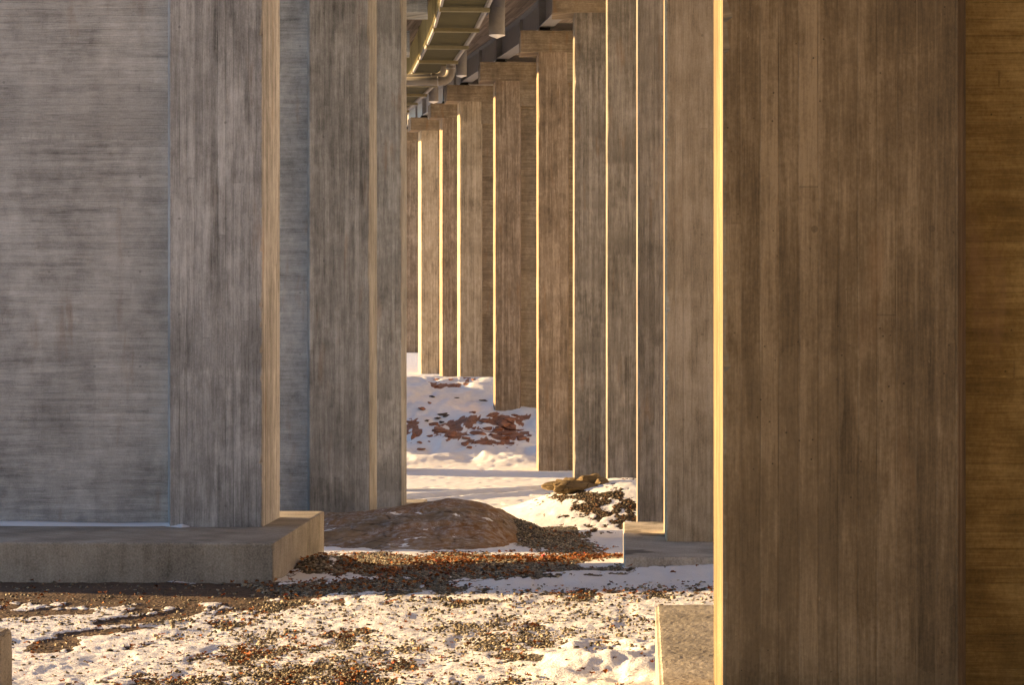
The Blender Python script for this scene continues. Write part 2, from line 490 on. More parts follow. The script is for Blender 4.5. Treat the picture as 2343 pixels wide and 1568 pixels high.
# ------------------------------------------------------------------ ground sheet
def build_ground():
    d = np.concatenate([np.array([-600, -300, -150, -80, -40, -20, -8, 0, 5, 9, 12, 14, 15.5, 16.6]),
                        np.exp(np.arange(math.log(17.2), math.log(212), 0.0028)), np.array([216, 222, 232, 250, 280, 330, 400, 520, 700, 1000, 1500])])
    uc = np.linspace(-0.285, 0.285, 640)
    side = 0.285 * np.exp(np.linspace(0.04, 5.2, 80))
    u = np.concatenate([-side[::-1], uc, side])
    U, D = np.meshgrid(u, d)
    sc = np.clip(np.abs(D), 17, 400)
    X = U * sc
    H = CAMZ - land(X, D)
    g, dr, mo = cover(X, D, H)
    near = sstep(12, 16, D) * (1 - sstep(120, 200, D))
    bare = np.clip(g + dr + mo, 0, 1)
    snow = 1 - bare
    soft = fbm(X * 1.4, D * 1.1, 3, 4, 0.55) - 0.5
    crumb = fbm(X * 9, D * 6, 8, 3, 0.6) - 0.5
    heap = np.exp(-((X - 0.95) / 0.9) ** 2 - ((D - 20.6) / 1.9) ** 2)
    H = H - near * snow * (0.022 + 0.035 * soft + 0.026 * crumb + heap * (0.16 * (fbm(X * 3.2, D * 2.2, 12, 3) - 0.5)))
    # trodden dents in the snow
    dent = sstep(0.62, 0.8, vnoise(X * 2.3, D * 1.3, 77)) * near * snow
    H = H + 0.022 * dent
    H = H - near * (g + dr) * (0.02 * crumb + 0.03 * soft)
    Z = CAMZ - H
    nr, nc = X.shape
    co = np.stack([X, D, Z], -1).reshape(-1, 3).astype(np.float32)
    i = np.arange((nr - 1) * nc).reshape(nr - 1, nc)[:, :-1].ravel()
    quads = np.stack([i, i + 1, i + nc + 1, i + nc], 1).astype(np.int32)
    me = raw_mesh('snowy_ground', co, quads, 4, True)
    for nm, a in (('gravel', g), ('dirt', dr), ('leafy', mo), ('track', np.clip(track(X, D), 0, 1)), ('redrock', redmask(X, D, H))):
        at = me.attributes.new(nm, 'FLOAT', 'POINT')
        at.data.foreach_set('value', a.ravel().astype(np.float32))
    o = link(bpy.data.objects.new('snowy_ground', me))
    me.materials.append(ground_mat())
    tag(o, kind='structure', label='snow covered ground with bare gravel and brown dirt between the piers')
    return o


def raw_mesh(name, co, faces, n, smooth=False):
    me = bpy.data.meshes.new(name)
    me.vertices.add(len(co))
    me.vertices.foreach_set('co', np.ascontiguousarray(co, np.float32).ravel())
    nf = len(faces)
    me.loops.add(nf * n)
    me.loops.foreach_set('vertex_index', np.ascontiguousarray(faces, np.int32).ravel())
    me.polygons.add(nf)
    me.polygons.foreach_set('loop_start', np.arange(0, nf * n, n, dtype=np.int32))
    me.polygons.foreach_set('loop_total', np.full(nf, n, np.int32))
    if smooth: me.polygons.foreach_set('use_smooth', np.ones(nf, bool))
    me.update(calc_edges=True)
    me.validate()
    return me


def ground_mat():
    k = NT('snow_gravel_and_dirt')
    tc = k.n('ShaderNodeTexCoord')
    p = tc.outputs['Object']

    def at(n):
        x = k.n('ShaderNodeAttribute', attribute_name=n)
        return x.outputs['Fac']
    fine = k.noise(p, 14.0, 5.0, 0.65)
    mid = k.noise(p, 2.5, 5.0, 0.6)
    vo = k.n('ShaderNodeTexVoronoi'); k.put(vo.inputs['Vector'], p); vo.inputs['Scale'].default_value = 24.0
    cell = k.n('ShaderNodeSeparateColor'); k.t.links.new(vo.outputs['Color'], cell.inputs[0])
    grav = k.ramp(cell.outputs[0], [(0.0, (.035, .028, .022)), (0.5, (.10, .085, .07)), (0.9, (.22, .19, .15)), (1.0, (.35, .30, .24))])
    grav = k.mix(k.sm(vo.outputs['Distance'], 0.45, 0.75), grav, (.02, .016, .012))
    dirt = k.ramp(k.math('ADD', k.math('MULTIPLY', fine, 0.6), k.math('MULTIPLY', mid, 0.4)), [(0.3, (.05, .034, .024)), (0.55, (.105, .068, .044)), (0.75, (.19, .135, .09))])
    leaf = k.ramp(cell.outputs[1], [(0.0, (.022, .018, .013)), (0.6, (.07, .05, .032)), (0.9, (.16, .085, .035))])
    snowc = k.ramp(mid, [(0.3, (.74, .75, .78)), (0.7, (.84, .84, .85))])
    snowc = k.mix(k.math('MULTIPLY', k.sm(fine, 0.62, 0.75), 0.18), snowc, (.55, .50, .45))
    grit = k.math('MULTIPLY', k.sm(k.noise(p, 55.0, 3.0, .7), .60, .70), k.sm(k.noise(p, .8, 4.0, .6), .42, .62))
    snowc = k.mix(k.math('MULTIPLY', grit, .55), snowc, (.30, .25, .19))
    snowc = k.mix(k.math('MULTIPLY', at('track'), k.sm(k.noise(p, 1.2, 4.0), 0.35, 0.55)), snowc, (.30, .28, .26))
    jit = k.math('MULTIPLY', k.math('SUBTRACT', fine, 0.5), 1.3)

    def brk(n, lo=0.42, hi=0.58):
        a = at(n)
        return k.sm(k.math('ADD', a, k.math('MULTIPLY', jit, k.math('MULTIPLY', k.math('MULTIPLY', a, k.math('SUBTRACT', 1.0, a)), 4.0))), lo, hi)
    fd, fg, fl = brk('dirt'), brk('gravel'), brk('leafy')
    c = k.mix(fd, snowc, dirt)
    c = k.mix(fg, c, grav)
    c = k.mix(fl, c, leaf)
    redc = k.ramp(k.math('ADD', k.math('MULTIPLY', fine, .5), k.math('MULTIPLY', mid, .5)), [(.35, (.08, .04, .028)), (.5, (.28, .135, .088)), (.68, (.41, .21, .14))])
    fr = brk('redrock')
    c = k.mix(fr, c, redc)
    k.put(k.b.inputs['Base Color'], c)
    bare = k.math('MAXIMUM', fd, k.math('MAXIMUM', fg, fl))
    k.put(k.b.inputs['Roughness'], k.math('ADD', 0.6, k.math('MULTIPLY', bare, 0.3)))
    hs = k.math('ADD', k.math('MULTIPLY', fine, 0.8), k.noise(p, 40.0, 3.0, 0.6))
    hg = k.math('SUBTRACT', 1.0, vo.outputs['Distance'])
    mx = k.n('ShaderNodeMix', data_type='FLOAT')
    k.put(mx.inputs[0], bare); k.put(mx.inputs[2], k.math('MULTIPLY', hs, 0.85)); k.put(mx.inputs[3], hg)
    k.bump(mx.outputs[0], 0.5, 0.03)
    return k.m


ground = build_ground()


def land1(X, d):
    return float(land(np.array([X]), np.array([d]))[0])


def hit(px, py, lo=15.0, hi=230.0):
    """first point of the ground seen at a spot of the photograph"""
    d = np.exp(np.linspace(math.log(lo), math.log(hi), 6000))
    X = (px - CX) / F * d
    gap = (CAMZ - (py - CY) / F * d) - land(X, d)
    i = int(np.argmax(gap <= 0))
    return float(X[i]), float(d[i]), float(land(X[i:i + 1], d[i:i + 1])[0])


# ------------------------------------------------------------------ piers
W, T, REC, DRAFT, LEN, CAPH, OVER = 1.40, 1.86, 0.30, 0.09, 7.4, 1.06, 0.87


def cap_top(d):                       # height above the camera of the top of the cross-heads
    return 14.3 + 0.0463 * (d - 87.6)


def side(poly, s):
    return [(s * x, y) for x, y in poly]


def rough_flange(s, z0, z1, dz, seed):
    """flange whose gap-side arrises are nibbled and chipped"""
    rd = random.Random(seed)
    b = bmesh.new()
    n = max(2, int((z1 - z0) / dz))
    chip = [0.0, 0.0]
    rings = []
    for i in range(n + 1):
        z = z0 + (z1 - z0) * i / n
        ee = []
        for q in (0, 1):
            chip[q] = chip[q] * .62 + (rd.uniform(.012, .05) if rd.random() < .035 else 0)
            ee.append(.007 + rd.uniform(0, .014) + chip[q])
        e, g = ee
        pl = [(e, 0), (W, 0), (W + DRAFT, REC), (W + DRAFT, T - REC), (W, T), (g, T), (0, T - g), (0, e)]
        rings.append([b.verts.new((s * x, y, z)) for x, y in pl])
    for a, c in zip(rings, rings[1:]):
        for k in range(8): b.faces.new((a[k], a[(k + 1) % 8], c[(k + 1) % 8], c[k]))
    b.faces.new(rings[0]); b.faces.new(rings[-1])
    return b


def make_pier(label, fx, bx, d, hb, s, vmat, hmat, foot=None, group='bridge piers'):
    """fx, bx: where front and back arris of the gap-side face stand on the photograph; s = 1 right row, -1 left row; hb = base below camera"""
    if d > 5:
        xf = (fx - CX) / F * d
        xb = (bx - CX) / F * (d + T)
        th = math.atan2(xb - xf, T)
    else:
        xf, th = fx, bx                     # piers behind the camera: given directly
    z0 = CAMZ - hb
    root = empty('bridge_pier', (xf, d, z0), -th)
    tag(root, label, 'bridge pier', group)
    H = cap_top(d) + hb - CAPH
    zb = -0.02 if foot else -1.5
    e = 0.012
    fl = [(e, 0), (W, 0), (W + DRAFT, REC), (W + DRAFT, T - REC), (W, T), (e, T), (0, T - e), (0, e)]
    mesh_obj('flange', rough_flange(s, zb, H, .032 if d < 40 else .35, int(abs(xf) * 971 + d)), vmat, root)
    b = bmesh.new(); prism(b, side([(LEN - x, y) for x, y in fl], s), zb, H)
    mesh_obj('flange', b, vmat, root)
    b = bmesh.new(); prism(b, side([(W + .05, REC), (LEN - W - .05, REC), (LEN - W - .05, T - REC), (W + .05, T - REC)], s), zb, H - 1.45)
    mesh_obj('web_wall', b, hmat, root)
    b = bmesh.new(); prism(b, side([(W - .02, .004), (LEN - W + .02, .004), (LEN - W + .02, T - .004), (W - .02, T - .004)], s), H - 1.45, H - 0.003)
    mesh_obj('head_block', b, hmat, root)
    b = bmesh.new(); prism(b, side([(-OVER, -.03), (LEN + OVER, -.03), (LEN + OVER, T + .03), (-OVER, T + .03)], s), H, H + CAPH, 0.02)
    mesh_obj('cap_beam', b, hmat, root)
    for gx in (0.36, 6.3):
        b = bmesh.new()
        x0, x1 = sorted((s * (gx - .32), s * (gx + .32)))
        box(b, x0, x1, T / 2 - .35, T / 2 + .35, H + CAPH + .003, H + CAPH + .12, .01)
        box(b, x0 + .07, x1 - .07, T / 2 - .28, T / 2 + .28, H + CAPH + .12, H + CAPH + .247, .01)
        mesh_obj('bearing', b, M_DARK, root)
    if foot:
        ov, fr, bk, hg = foot
        b = bmesh.new()
        prism(b, side([(-ov, -fr), (LEN + ov, -fr), (LEN + ov, T + bk), (-ov, T + bk)], s), -hg, 0, 0.03)
        if d < 20:                        # weathered, pitted top of the nearest footing, with worn edge
            ys = np.arange(-fr + .012, T + bk - .005, .022); xs = np.arange(-ov + .012, 1.2, .022)
            GX, GY = np.meshgrid(xs, ys)
            GZ = .018 + .009 * (fbm(GX * 22, GY * 8, 301, 4, .7) - .5) + .02 * (fbm(GX * 1.6, GY * 1.1, 302, 3) - .5)
            edge = np.minimum(np.minimum(GX + ov, (T + bk) - GY), GY + fr)
            GZ = GZ - .02 * np.exp(-edge / .02) * (.3 + .9 * fbm(GX * 7, GY * 7, 303, 3))
            GZ = np.where(edge < .018, -.03, GZ)
            gv = [[b.verts.new((s * GX[i, j], GY[i, j], GZ[i, j])) for j in range(len(xs))] for i in range(len(ys))]
            for i in range(len(ys) - 1):
                for j in range(len(xs) - 1):
                    b.faces.new((gv[i][j], gv[i][j + 1], gv[i + 1][j + 1], gv[i + 1][j]))
        # break the top edges a little
        for v in b.verts:
            v.co.x += random.uniform(-.006, .006); v.co.y += random.uniform(-.006, .006)
        mesh_obj('footing', b, C_FOOT_WET if s == 1 and 25 < d < 40 else C_FOOT, root)
    return root, xf, th


GR = 'board marked concrete piers of the right row'
GL = 'board marked concrete piers of the left row'
R = [  # label, front arris, back arris, distance, base, footing
    ('massive brown pier nearest the camera with a blazing sunlit edge', 1655, 1632, 13.2, 2.34, (.38, 1.6, 4.3, 1.6)),
    ('brown pier just behind the nearest one, on a wide footing with a wet dark stain', 1524, 1518, 31.8, 2.90, (.62, 2.3, 1.65, 1.2)),
    ('slim looking pier with its dark foot right behind the damp footing', 1460, 1455.5, 50.4, 4.57, (.45, 2.2, 1.7, 1.0)),
    ('pier rising behind the snowy mound directly beside the slim dark footed one', 1389.3, 1385.8, 69.0, 5.45, None),
    ('pier whose foot is hidden by the boulder on the mound', 1313.6, 1310.2, 87.6, 6.0, None),
    ('pier meeting flat snow at the end of the far track, just past the boulder', 1231.5, 1227, 106.0, 6.33, None),
    ('pier standing lowest on the red rock slope, with dark shade at its foot', 1133, 1128, 124.6, 3.75, None),
    ('pier on the hill crest with a recessed web showing right of its flange', 1052.2, 1046, 143.0, 2.4, None),
    ('narrow far pier on the hill crest, between two brighter lit edges', 1011.7, 1005, 162.0, 2.62, None),
    ('farthest pier with a full bright sunlit edge, above the hill crest', 963.4, 956.3, 180.5, 2.82, None),
    ('last dim pier with no lit edge, on snow beyond the hill crest', 921, 914, 199.0, .75, None),
]
right_path, left_path = [], []
for i, (lb, fx, bx, d, hb, ft) in enumerate(R):
    _, xf, th = make_pier(lb, fx, bx, d, hb, 1, (C_BOUNCE_V, C_TAN_V, C_UMBER_V, C_UMBER_V, C_UMBER_V, C_BROWN_V, C_BROWN_V, C_TAN_V, C_BROWN_V, C_TAN_V, C_BROWN_V)[i], C_BOUNCE_H if i == 0 else C_BROWN_H, ft, GR)
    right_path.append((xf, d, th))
L = [
    ('wide grey pier on the long footing beside bare brown dirt', 600, 640, 33.0, 2.79, (.55, 2.6, 1.3, 1.3)),
    ('grey pier with a bluish web behind the wide footing, next to the brown rock', 845, 862, 51.0, 4.15, (.5, 1.2, 1.2, 1.2)),
    ('bluish grey pier with a low footing block, behind the brown rock', 918, 930, 69.0, 5.2, (.55, .6, 1.6, 1.0)),
    ('left row pier seen only by its dark cross-head beside the ribbed gallery, nearer one', 928, 930, 87.6, 6.0, None),
    ('left row pier seen only by its dark cross-head beside the ribbed gallery, farther one', 896, 896, 106.0, 6.33, None),
]
for i, (lb, fx, bx, d, hb, ft) in enumerate(L):
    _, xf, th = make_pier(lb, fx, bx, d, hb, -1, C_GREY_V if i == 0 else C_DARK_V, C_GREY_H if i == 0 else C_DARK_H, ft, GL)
    left_path.append((xf, d, th))

for dd, xx, tt, hh in ((124.6, -7.7, -.09, 4.0), (143.0, -10.4, -.12, 2.4), (162.0, -13.0, -.13, 2.62)):
    make_pier('far grey pier of the left row, hidden behind the nearer grey piers', CX + xx * F / dd, CX + (xx + T * math.tan(tt)) * F / (dd + T), dd, hh, -1, C_GREY_V, C_GREY_H, None, GL)
make_pier('brown pier standing right behind the camera', .1, .07, -5.4, 2.4, 1, C_BROWN_V, C_BROWN_H, None, GR)
make_pier('grey pier standing beside the camera, out of view', -647, -386, 13.2, 2.5, -1, C_GREY_V, C_GREY_H, None, GL)
make_pier('grey pier standing behind the camera, out of view', -6.0, .07, -5.4, 2.4, -1, C_GREY_V, C_GREY_H, None, GL)

# ------------------------------------------------------------------ decks
def extend(path, front, back):
    p = list(path)
    x, d, t = p[0]
    for k in range(front):
        t += 0.010; d -= 18.6; x -= 18.6 * math.tan(t); p.insert(0, (x, d, t))
    x, d, t = p[-1]
    for k in range(back):
        t -= 0.020; x += 18.6 * math.tan(t); d += 18.4; p.append((x, d, t))
    return p


def dense(path, zoff, step=4):
    """smooth centre line (x, y, z, heading)"""
    P = np.array([(x, d) for x, d, _ in path])
    out = []
    n = len(P)
    for i in range(n - 1):
        p0, p1, p2, p3 = P[max(i - 1, 0)], P[i], P[i + 1], P[min(i + 2, n - 1)]
        for k in range(step):
            t = k / step
            out.append(0.5 * (2 * p1 + (p2 - p0) * t + (2 * p0 - 5 * p1 + 4 * p2 - p3) * t * t + (3 * p1 - p0 - 3 * p2 + p3) * t ** 3))
    out.append(P[-1])
    out = np.array(out)
    res = []
    for i in range(len(out)):
        a, b = out[max(i - 1, 0)], out[min(i + 1, len(out) - 1)]
        h = math.atan2(b[0] - a[0], b[1] - a[1])
        res.append((out[i][0], out[i][1], CAMZ + cap_top(out[i][1] - T / 2) + zoff, h))
    return res


GIRD = 1.42
I_PROF = [(-.34, 0), (.34, 0), (.34, .05), (.02, .05), (.02, GIRD - .05), (.34, GIRD - .05), (.34, GIRD), (-.34, GIRD), (-.34, GIRD - .05), (-.02, GIRD - .05), (-.02, .05), (-.34, .05)]


def make_deck(label, path, s, over):
    root = empty('bridge_deck', (path[0][0], path[0][1], CAMZ + 14))
    inv = root.location.copy()
    tag(root, label, 'bridge deck')
    pts = [(x, d + T / 2, t) for x, d, t in path]
    line = [(x - inv.x, y - inv.y, z - inv.z, h) for x, y, z, h in dense(pts, 0.25)]
    b = bmesh.new()
    a0, a1 = sorted((-over * s, 9.5 * s))
    sweep(b, line, [(a0, GIRD + .004), (a1, GIRD + .004), (a1, GIRD + .42), (a0, GIRD + .42)])
    mesh_obj('slab', b, M_SOFFIT, root)
    b = bmesh.new()
    e0, e1 = sorted((-over * s - .15 * s, -over * s + .12 * s))
    sweep(b, line, [(e0, GIRD + .424), (e1, GIRD + .424), (e1, GIRD + 1.2), (e0, GIRD + 1.2)])
    mesh_obj('parapet', b, M_SOFFIT, root)
    for gx in (0.36, 6.3):
        b = bmesh.new()
        sweep(b, line, [(gx * s + o, k) for o, k in I_PROF])
        for i, (x, y, z, h) in enumerate(line):          # upright stiffeners on the web, wide ones over every pier
            if i % 4 == 0 or i % 4 == 2:
                w = .33 if i % 4 == 0 else .16
                for sg in (-1, 1):
                    c, sn = math.cos(h), math.sin(h)
                    o0, o1 = gx * s + sg * .021, gx * s + sg * (w + .02)
                    tt = .3 if i % 4 == 0 else .015
                    q = []
                    for o, v in ((o0, -tt), (o1, -tt), (o1, tt), (o0, tt)):
                        q.append((x + c * o + sn * v, y - sn * o + c * v))
                    prism(b, q, z + .053, z + GIRD - .053)
        mesh_obj('girder', b, M_STEEL, root)
    for i, (x, y, z, h) in enumerate(line):
        if i % 4 in (0, 2) and i > 12:
            b = bmesh.new()
            c, sn = math.cos(h), math.sin(h)
            o0, o1 = sorted((gx0 * s for gx0 in (.72, 5.94)))
            q = [(x + c * o + sn * v, y - sn * o + c * v) for o, v in ((o0, 1.05), (o1, 1.05), (o1, 1.45), (o0, 1.45))]
            prism(b, q, z + .02, z + .42, .015)
            mesh_obj('cross_beam', b, M_STEEL_PALE, root)
    return root


make_deck('bridge deck over the right row of piers with grey steel girders', extend(right_path, 2, 2), 1, 1.75)
lp = list(left_path) + [(-7.7, 124.6, -.10), (-10.4, 143.0, -.13), (-13.0, 162, -.14), (-15.6, 180.5, -.16)]
make_deck('bridge deck over the left row of grey piers, mostly out of sight', extend(lp, 3, 1), -1, 3.1)

# ------------------------------------------------------------------ inspection gallery hung between the decks
GW = 1.92
gx = lambda d: float(np.interp(d, [40, 60, 77, 85, 94, 101, 109.5, 118.7, 134, 165, 190], [-.9, -1.6, -2.35, -2.82, -3.40, -3.94, -4.66, -5.45, -7.15, -10.7, -13.6]))
gz = lambda d: CAMZ + 13.0 + .046 * (d - 85)


def gallery():
    root = empty('inspection_gallery', (gx(85), 85, gz(85)))
    L0 = root.location
    tag(root, 'long ribbed metal inspection gallery hanging between the two decks', 'gallery')
    ds = [60 + 2.05 * k for k in range(52)]
    line = []
    for d in ds:
        h = math.atan2(gx(d + 3) - gx(d - 3), 6)
        line.append((gx(d) - L0.x, d - L0.y, gz(d) - L0.z, h))
    b = bmesh.new()
    sweep(b, line, [(.06, .10), (GW - .06, .10), (GW - .06, .16), (.06, .16)])
    mesh_obj('floor_panel', b, M_OLIVE, root)
    b = bmesh.new()
    sweep(b, line, [(0, .0), (.10, .0), (.10, .14), (0, .14)])
    mesh_obj('edge_beam', b, M_STEEL, root)
    b = bmesh.new()
    sweep(b, line, [(GW - .10, .0), (GW, .0), (GW, .14), (GW - .10, .14)])
    for i in range(len(line) - 1):                                  # clamps along the edge
        for f in (.15, .4, .65, .9):
            p = [line[i][j] * (1 - f) + line[i + 1][j] * f for j in range(3)]
            c, s = math.cos(line[i][3]), math.sin(line[i][3])
            o = GW - .15
            box(b, p[0] + c * o - .04, p[0] + c * o + .04, p[1] - s * o - .05, p[1] - s * o + .05, p[2] + .0, p[2] + .09)
    mesh_obj('edge_beam', b, M_STEEL, root)
    for i, (x, y, z, h) in enumerate(line):                          # cross frames under the floor
        if i % 4 == 0 or i % 4 == 4:
            b = bmesh.new()
            c, s = math.cos(h), math.sin(h)
            q = [(x + c * o + s * v, y - s * o + c * v) for o, v in ((-.02, -.12), (GW + .02, -.12), (GW + .02, .12), (-.02, .12))]
            prism(b, q, z - .16, z - .004, .01)
            q = [(x + c * o + s * v, y - s * o + c * v) for o, v in ((-.05, -.05), (.03, -.05), (.03, .05), (-.05, .05))]
            prism(b, q, z + .002, z + 1.7)
            mesh_obj('cross_frame', b, M_GALV, root)
    for sd in (0, 1):
        b = bmesh.new()
        o0 = .03 if sd == 0 else GW - .07
        sweep(b, line, [(o0, .14), (o0 + .04, .14), (o0 + .04, 1.55), (o0, 1.55)])
        mesh_obj('side_panel', b, M_OLIVE, root)
        b = bmesh.new()
        for i in range(len(line) - 1):
            for f in (0, .2, .4, .6, .8):
                p = [line[i][j] * (1 - f) + line[i + 1][j] * f for j in range(3)]
                c, s = math.cos(line[i][3]), math.sin(line[i][3])
                o = (-.05, .028) if sd == 0 else (GW - .028, GW + .05)
                q = [(p[0] + c * a + s * v, p[1] - s * a + c * v) for a, v in ((o[0], -.045), (o[1], -.045), (o[1], .045), (o[0], .045))]
                prism(b, q, p[2] + .145, p[2] + 1.55)
        mesh_obj('rib_row', b, M_BRASS if sd == 0 else M_OLIVE, root)
    b = bmesh.new()
    sweep(b, line, [(.1, 1.56), (GW - .1, 1.56), (GW - .1, 1.62), (.1, 1.62)])
    mesh_obj('roof_panel', b, M_OLIVE, root)
    return root


gallery()

# ------------------------------------------------------------------ drain pipes
def downpipe(px, tipy, d, r, label):
    x = (px - CX) / F * d
    zt = CAMZ + (CY - tipy) / F * d
    root = empty('drain_downpipe', (x, d, zt))
    tag(root, label, 'drain pipe', 'grey downpipes with pale conical tips under the decks')
    b = bmesh.new()
    tube(b, [(0, 0, r * .42), (0, 0, 1.2), (0, 0, 3.2)], r, 32)
    for zc in (1.35,):
        tube(b, [(0, 0, zc - .02), (0, 0, zc + .02)], r + .012, 32)
    mesh_obj('pipe', b, M_PIPE, root, True)
    b = bmesh.new()
    tube(b, [(0, 0, 0), (0, 0, r * .40), (0, 0, r * .415)], [.01, r + .012, r + .012], 32)
    mesh_obj('cone_tip', b, M_WHITE, root)
    b = bmesh.new()
    pts = [(-r + .02, 0, 1.45)] + [(-r - .18 - .22 * math.sin(a), .0, 1.45 + .22 - .22 * math.cos(a)) for a in np.linspace(0, 1.5, 6)] + [(-r - .40, 0, 2.2)]
    tube(b, pts, .11, 16)
    mesh_obj('side_branch', b, M_PIPE, root, True)


downpipe(1136.5, 88, 97.5, .36, 'biggest of the grey downpipes, cut by the top of the view beside the gallery')
downpipe(1055.5, 178, 121, .29, 'middle grey downpipe with pale conical tip, behind the bent pipes')
downpipe(991.5, 237, 143, .32, 'smallest looking grey downpipe, lowest in view over the far cross-heads')


def bent_pipe(pts_px, d, r, label):
    pts = [Vector(((x - CX) / F * d, d, CAMZ + (CY - y) / F * d)) for x, y in pts_px]
    root = empty('bent_drain_pipe', pts[0])
    tag(root, label, 'drain pipe', 'pair of bent drain pipes below the gallery')
    a, c, e = [p - pts[0] for p in pts]
    rad = .62
    path = [a]
    u, v = (a - c).normalized(), (e - c).normalized()
    for k in range(11):
        t = k / 10
        path.append((c + u * rad) * (1 - t) ** 2 + c * 2 * t * (1 - t) + (c + v * rad) * t * t)
    path.append(e)
    b = bmesh.new()
    tube(b, path, r, 24)
    mesh_obj('pipe', b, M_PIPE, root, True)
    for q, w in ((c + u * rad, u), (c + v * rad, v)):
        b = bmesh.new()
        tube(b, [q + w * .005, q + w * .075], r + .018, 24)
        mesh_obj('pipe_collar', b, M_STEEL, root, True)


bent_pipe([(880, 186), (1031, 186), (1031, 118)], 112.5, .24, 'lower and thicker of the two bent drain pipes below the gallery')
bent_pipe([(880, 175.5), (1016, 175.5), (1016, 128)], 114.0, .16, 'upper and thinner of the two bent drain pipes below the gallery')

# ------------------------------------------------------------------ rocks
def rock_mat(name, cols, scale=2.0, snowdust=0.0):
    k = NT(name)
    tc = k.n('ShaderNodeTexCoord')
    p = tc.outputs['Object']
    mp = k.n('ShaderNodeMapping'); k.t.links.new(p, mp.inputs[0]); mp.inputs['Scale'].default_value = (.6, 1, 2.6)
    q = mp.outputs[0]
    n = k.noise(q, scale, 7.0, 0.66)
    f = k.noise(q, scale * 9, 5.0, 0.7)
    v = k.math('ADD', k.math('MULTIPLY', n, .65), k.math('MULTIPLY', f, .35))
    c = k.ramp(v, [(.32, cols[0]), (.5, cols[1]), (.68, cols[2])])
    cr = k.n('ShaderNodeTexVoronoi', feature='DISTANCE_TO_EDGE'); k.put(cr.inputs['Vector'], q); cr.inputs['Scale'].default_value = scale * .9
    c = k.mix(k.math('MULTIPLY', k.sm(cr.outputs['Distance'], .035, .0), .75), c, tuple(.4 * x for x in cols[0]))
    if snowdust:
        ge = k.n('ShaderNodeNewGeometry')
        s = k.n('ShaderNodeSeparateXYZ'); k.t.links.new(ge.outputs['Normal'], s.inputs[0])
        fr = k.sm(k.noise(p, 6.0, 8.0, .75), .42, .68)
        big = k.sm(k.noise(p, .9, 3.0), .34, .52)
        rs = k.sm(k.noise(p, .55, 4.0, .6), .46, .62)
        c = k.mix(k.math('MULTIPLY', rs, .6), c, (.24, .115, .045))
        c = k.mix(k.math('MULTIPLY', k.math('MULTIPLY', fr, big), snowdust), c, (.42, .39, .38))
        sp = k.math('MULTIPLY', k.sm(k.noise(p, 1.7, 5.0, .6), .63, .66), k.sm(s.outputs[2], .8, .95))
        c = k.mix(sp, c, (.85, .86, .88))
    k.put(k.b.inputs['Base Color'], c)
    k.b.inputs['Specular IOR Level'].default_value = .08
    k.b.inputs['Roughness'].default_value = .95
    k.bump(k.math('ADD', f, k.math('MULTIPLY', n, 2.0)), .6, .04)
    return k.m


M_BEDROCK = rock_mat('brown_bedrock', ((.095, .064, .038), (.205, .145, .092), (.33, .235, .15)), 1.3, .8)
M_BOULDER = rock_mat('lichen_brown_boulder', ((.07, .05, .028), (.19, .14, .08), (.30, .24, .15)), 2.2)
M_RED = rock_mat('red_granite', ((.12, .055, .034), (.32, .155, .10), (.44, .23, .155)), 2.2)
M_DKROCK = rock_mat('dark_rock', ((.03, .025, .022), (.08, .065, .055), (.15, .12, .10)), 2.2)


def outcrop():
    """smooth dome of bedrock: rolls off steeply at its right end, long slope to the left"""
    nx, ny = 260, 200
    xs = np.linspace(-6.2, 0.8, nx)
    ys = np.linspace(43.3, 53.5, ny)
    X, Y = np.meshgrid(xs, ys)
    topz = np.interp(X, [-6.2, -4.2, -3.2, -2.2, -1.5, -.95, -.6, -.3, -.05, .2, .42, .7], [-4.15, -4.02, -3.93, -3.80, -3.71, -3.74, -3.82, -3.95, -4.13, -4.31, -4.5, -4.7])
    front = 44.2 + 0.5 * (X + 1.5) ** 2 * .06 + .5 * (fbm(X * .5, Y * 0, 4, 2) - .5) + 2.8 * sstep(-.7, .9, X)
    t = np.clip((Y - front) / (5.6 - 2.6 * sstep(-.7, .9, X)), 0, 1)
    rise = np.sin(t * math.pi / 2) ** .8
    back = 1 - .25 * sstep(50.5, 53.5, Y)
    low = -base_h(Y) - .35
    topz = topz - .17
    Z = low + (topz - low) * rise * back
    rid = 1 - 2 * np.abs(fbm(X * .9 + Y * .5, Y * .9 - X * .35, 23, 4) - .5)          # blocky joints in the bedrock
    Z = Z + (.22 * (fbm(X * 0.7 + Y * .25, Y * .8, 21, 4) - .5) + .10 * (rid - .75)) * rise + .07 * (fbm(X * 3, Y * 2.2, 22, 4, .6) - .5)
    for yl, am, w in ((45.6, .07, .5), (47.7, .09, .3), (49.1, .06, .7)):                # ledges running across the face
        Z = Z + am * sstep(yl, yl + .12, Y + .45 * (fbm(X * w, X * 0, 31, 3) - .5) * 3) * rise
    Z = Z - .3 * (1 - sstep(.02, .12, rise))
    co = np.stack([X, Y, CAMZ + Z], -1).reshape(-1, 3)
    org = np.array([-2.5, 48.0, CAMZ - 4.4])
    i = np.arange((ny - 1) * nx).reshape(ny - 1, nx)[:, :-1].ravel()
    me = raw_mesh('rock_outcrop', co - org, np.stack([i, i + 1, i + nx + 1, i + nx], 1), 4, True)
    me.materials.append(M_BEDROCK)
    o = link(bpy.data.objects.new('rock_outcrop', me))
    o.location = org
    tag(o, 'broad smooth brown bedrock dome dusted with snow between the footings', 'rock')


outcrop()


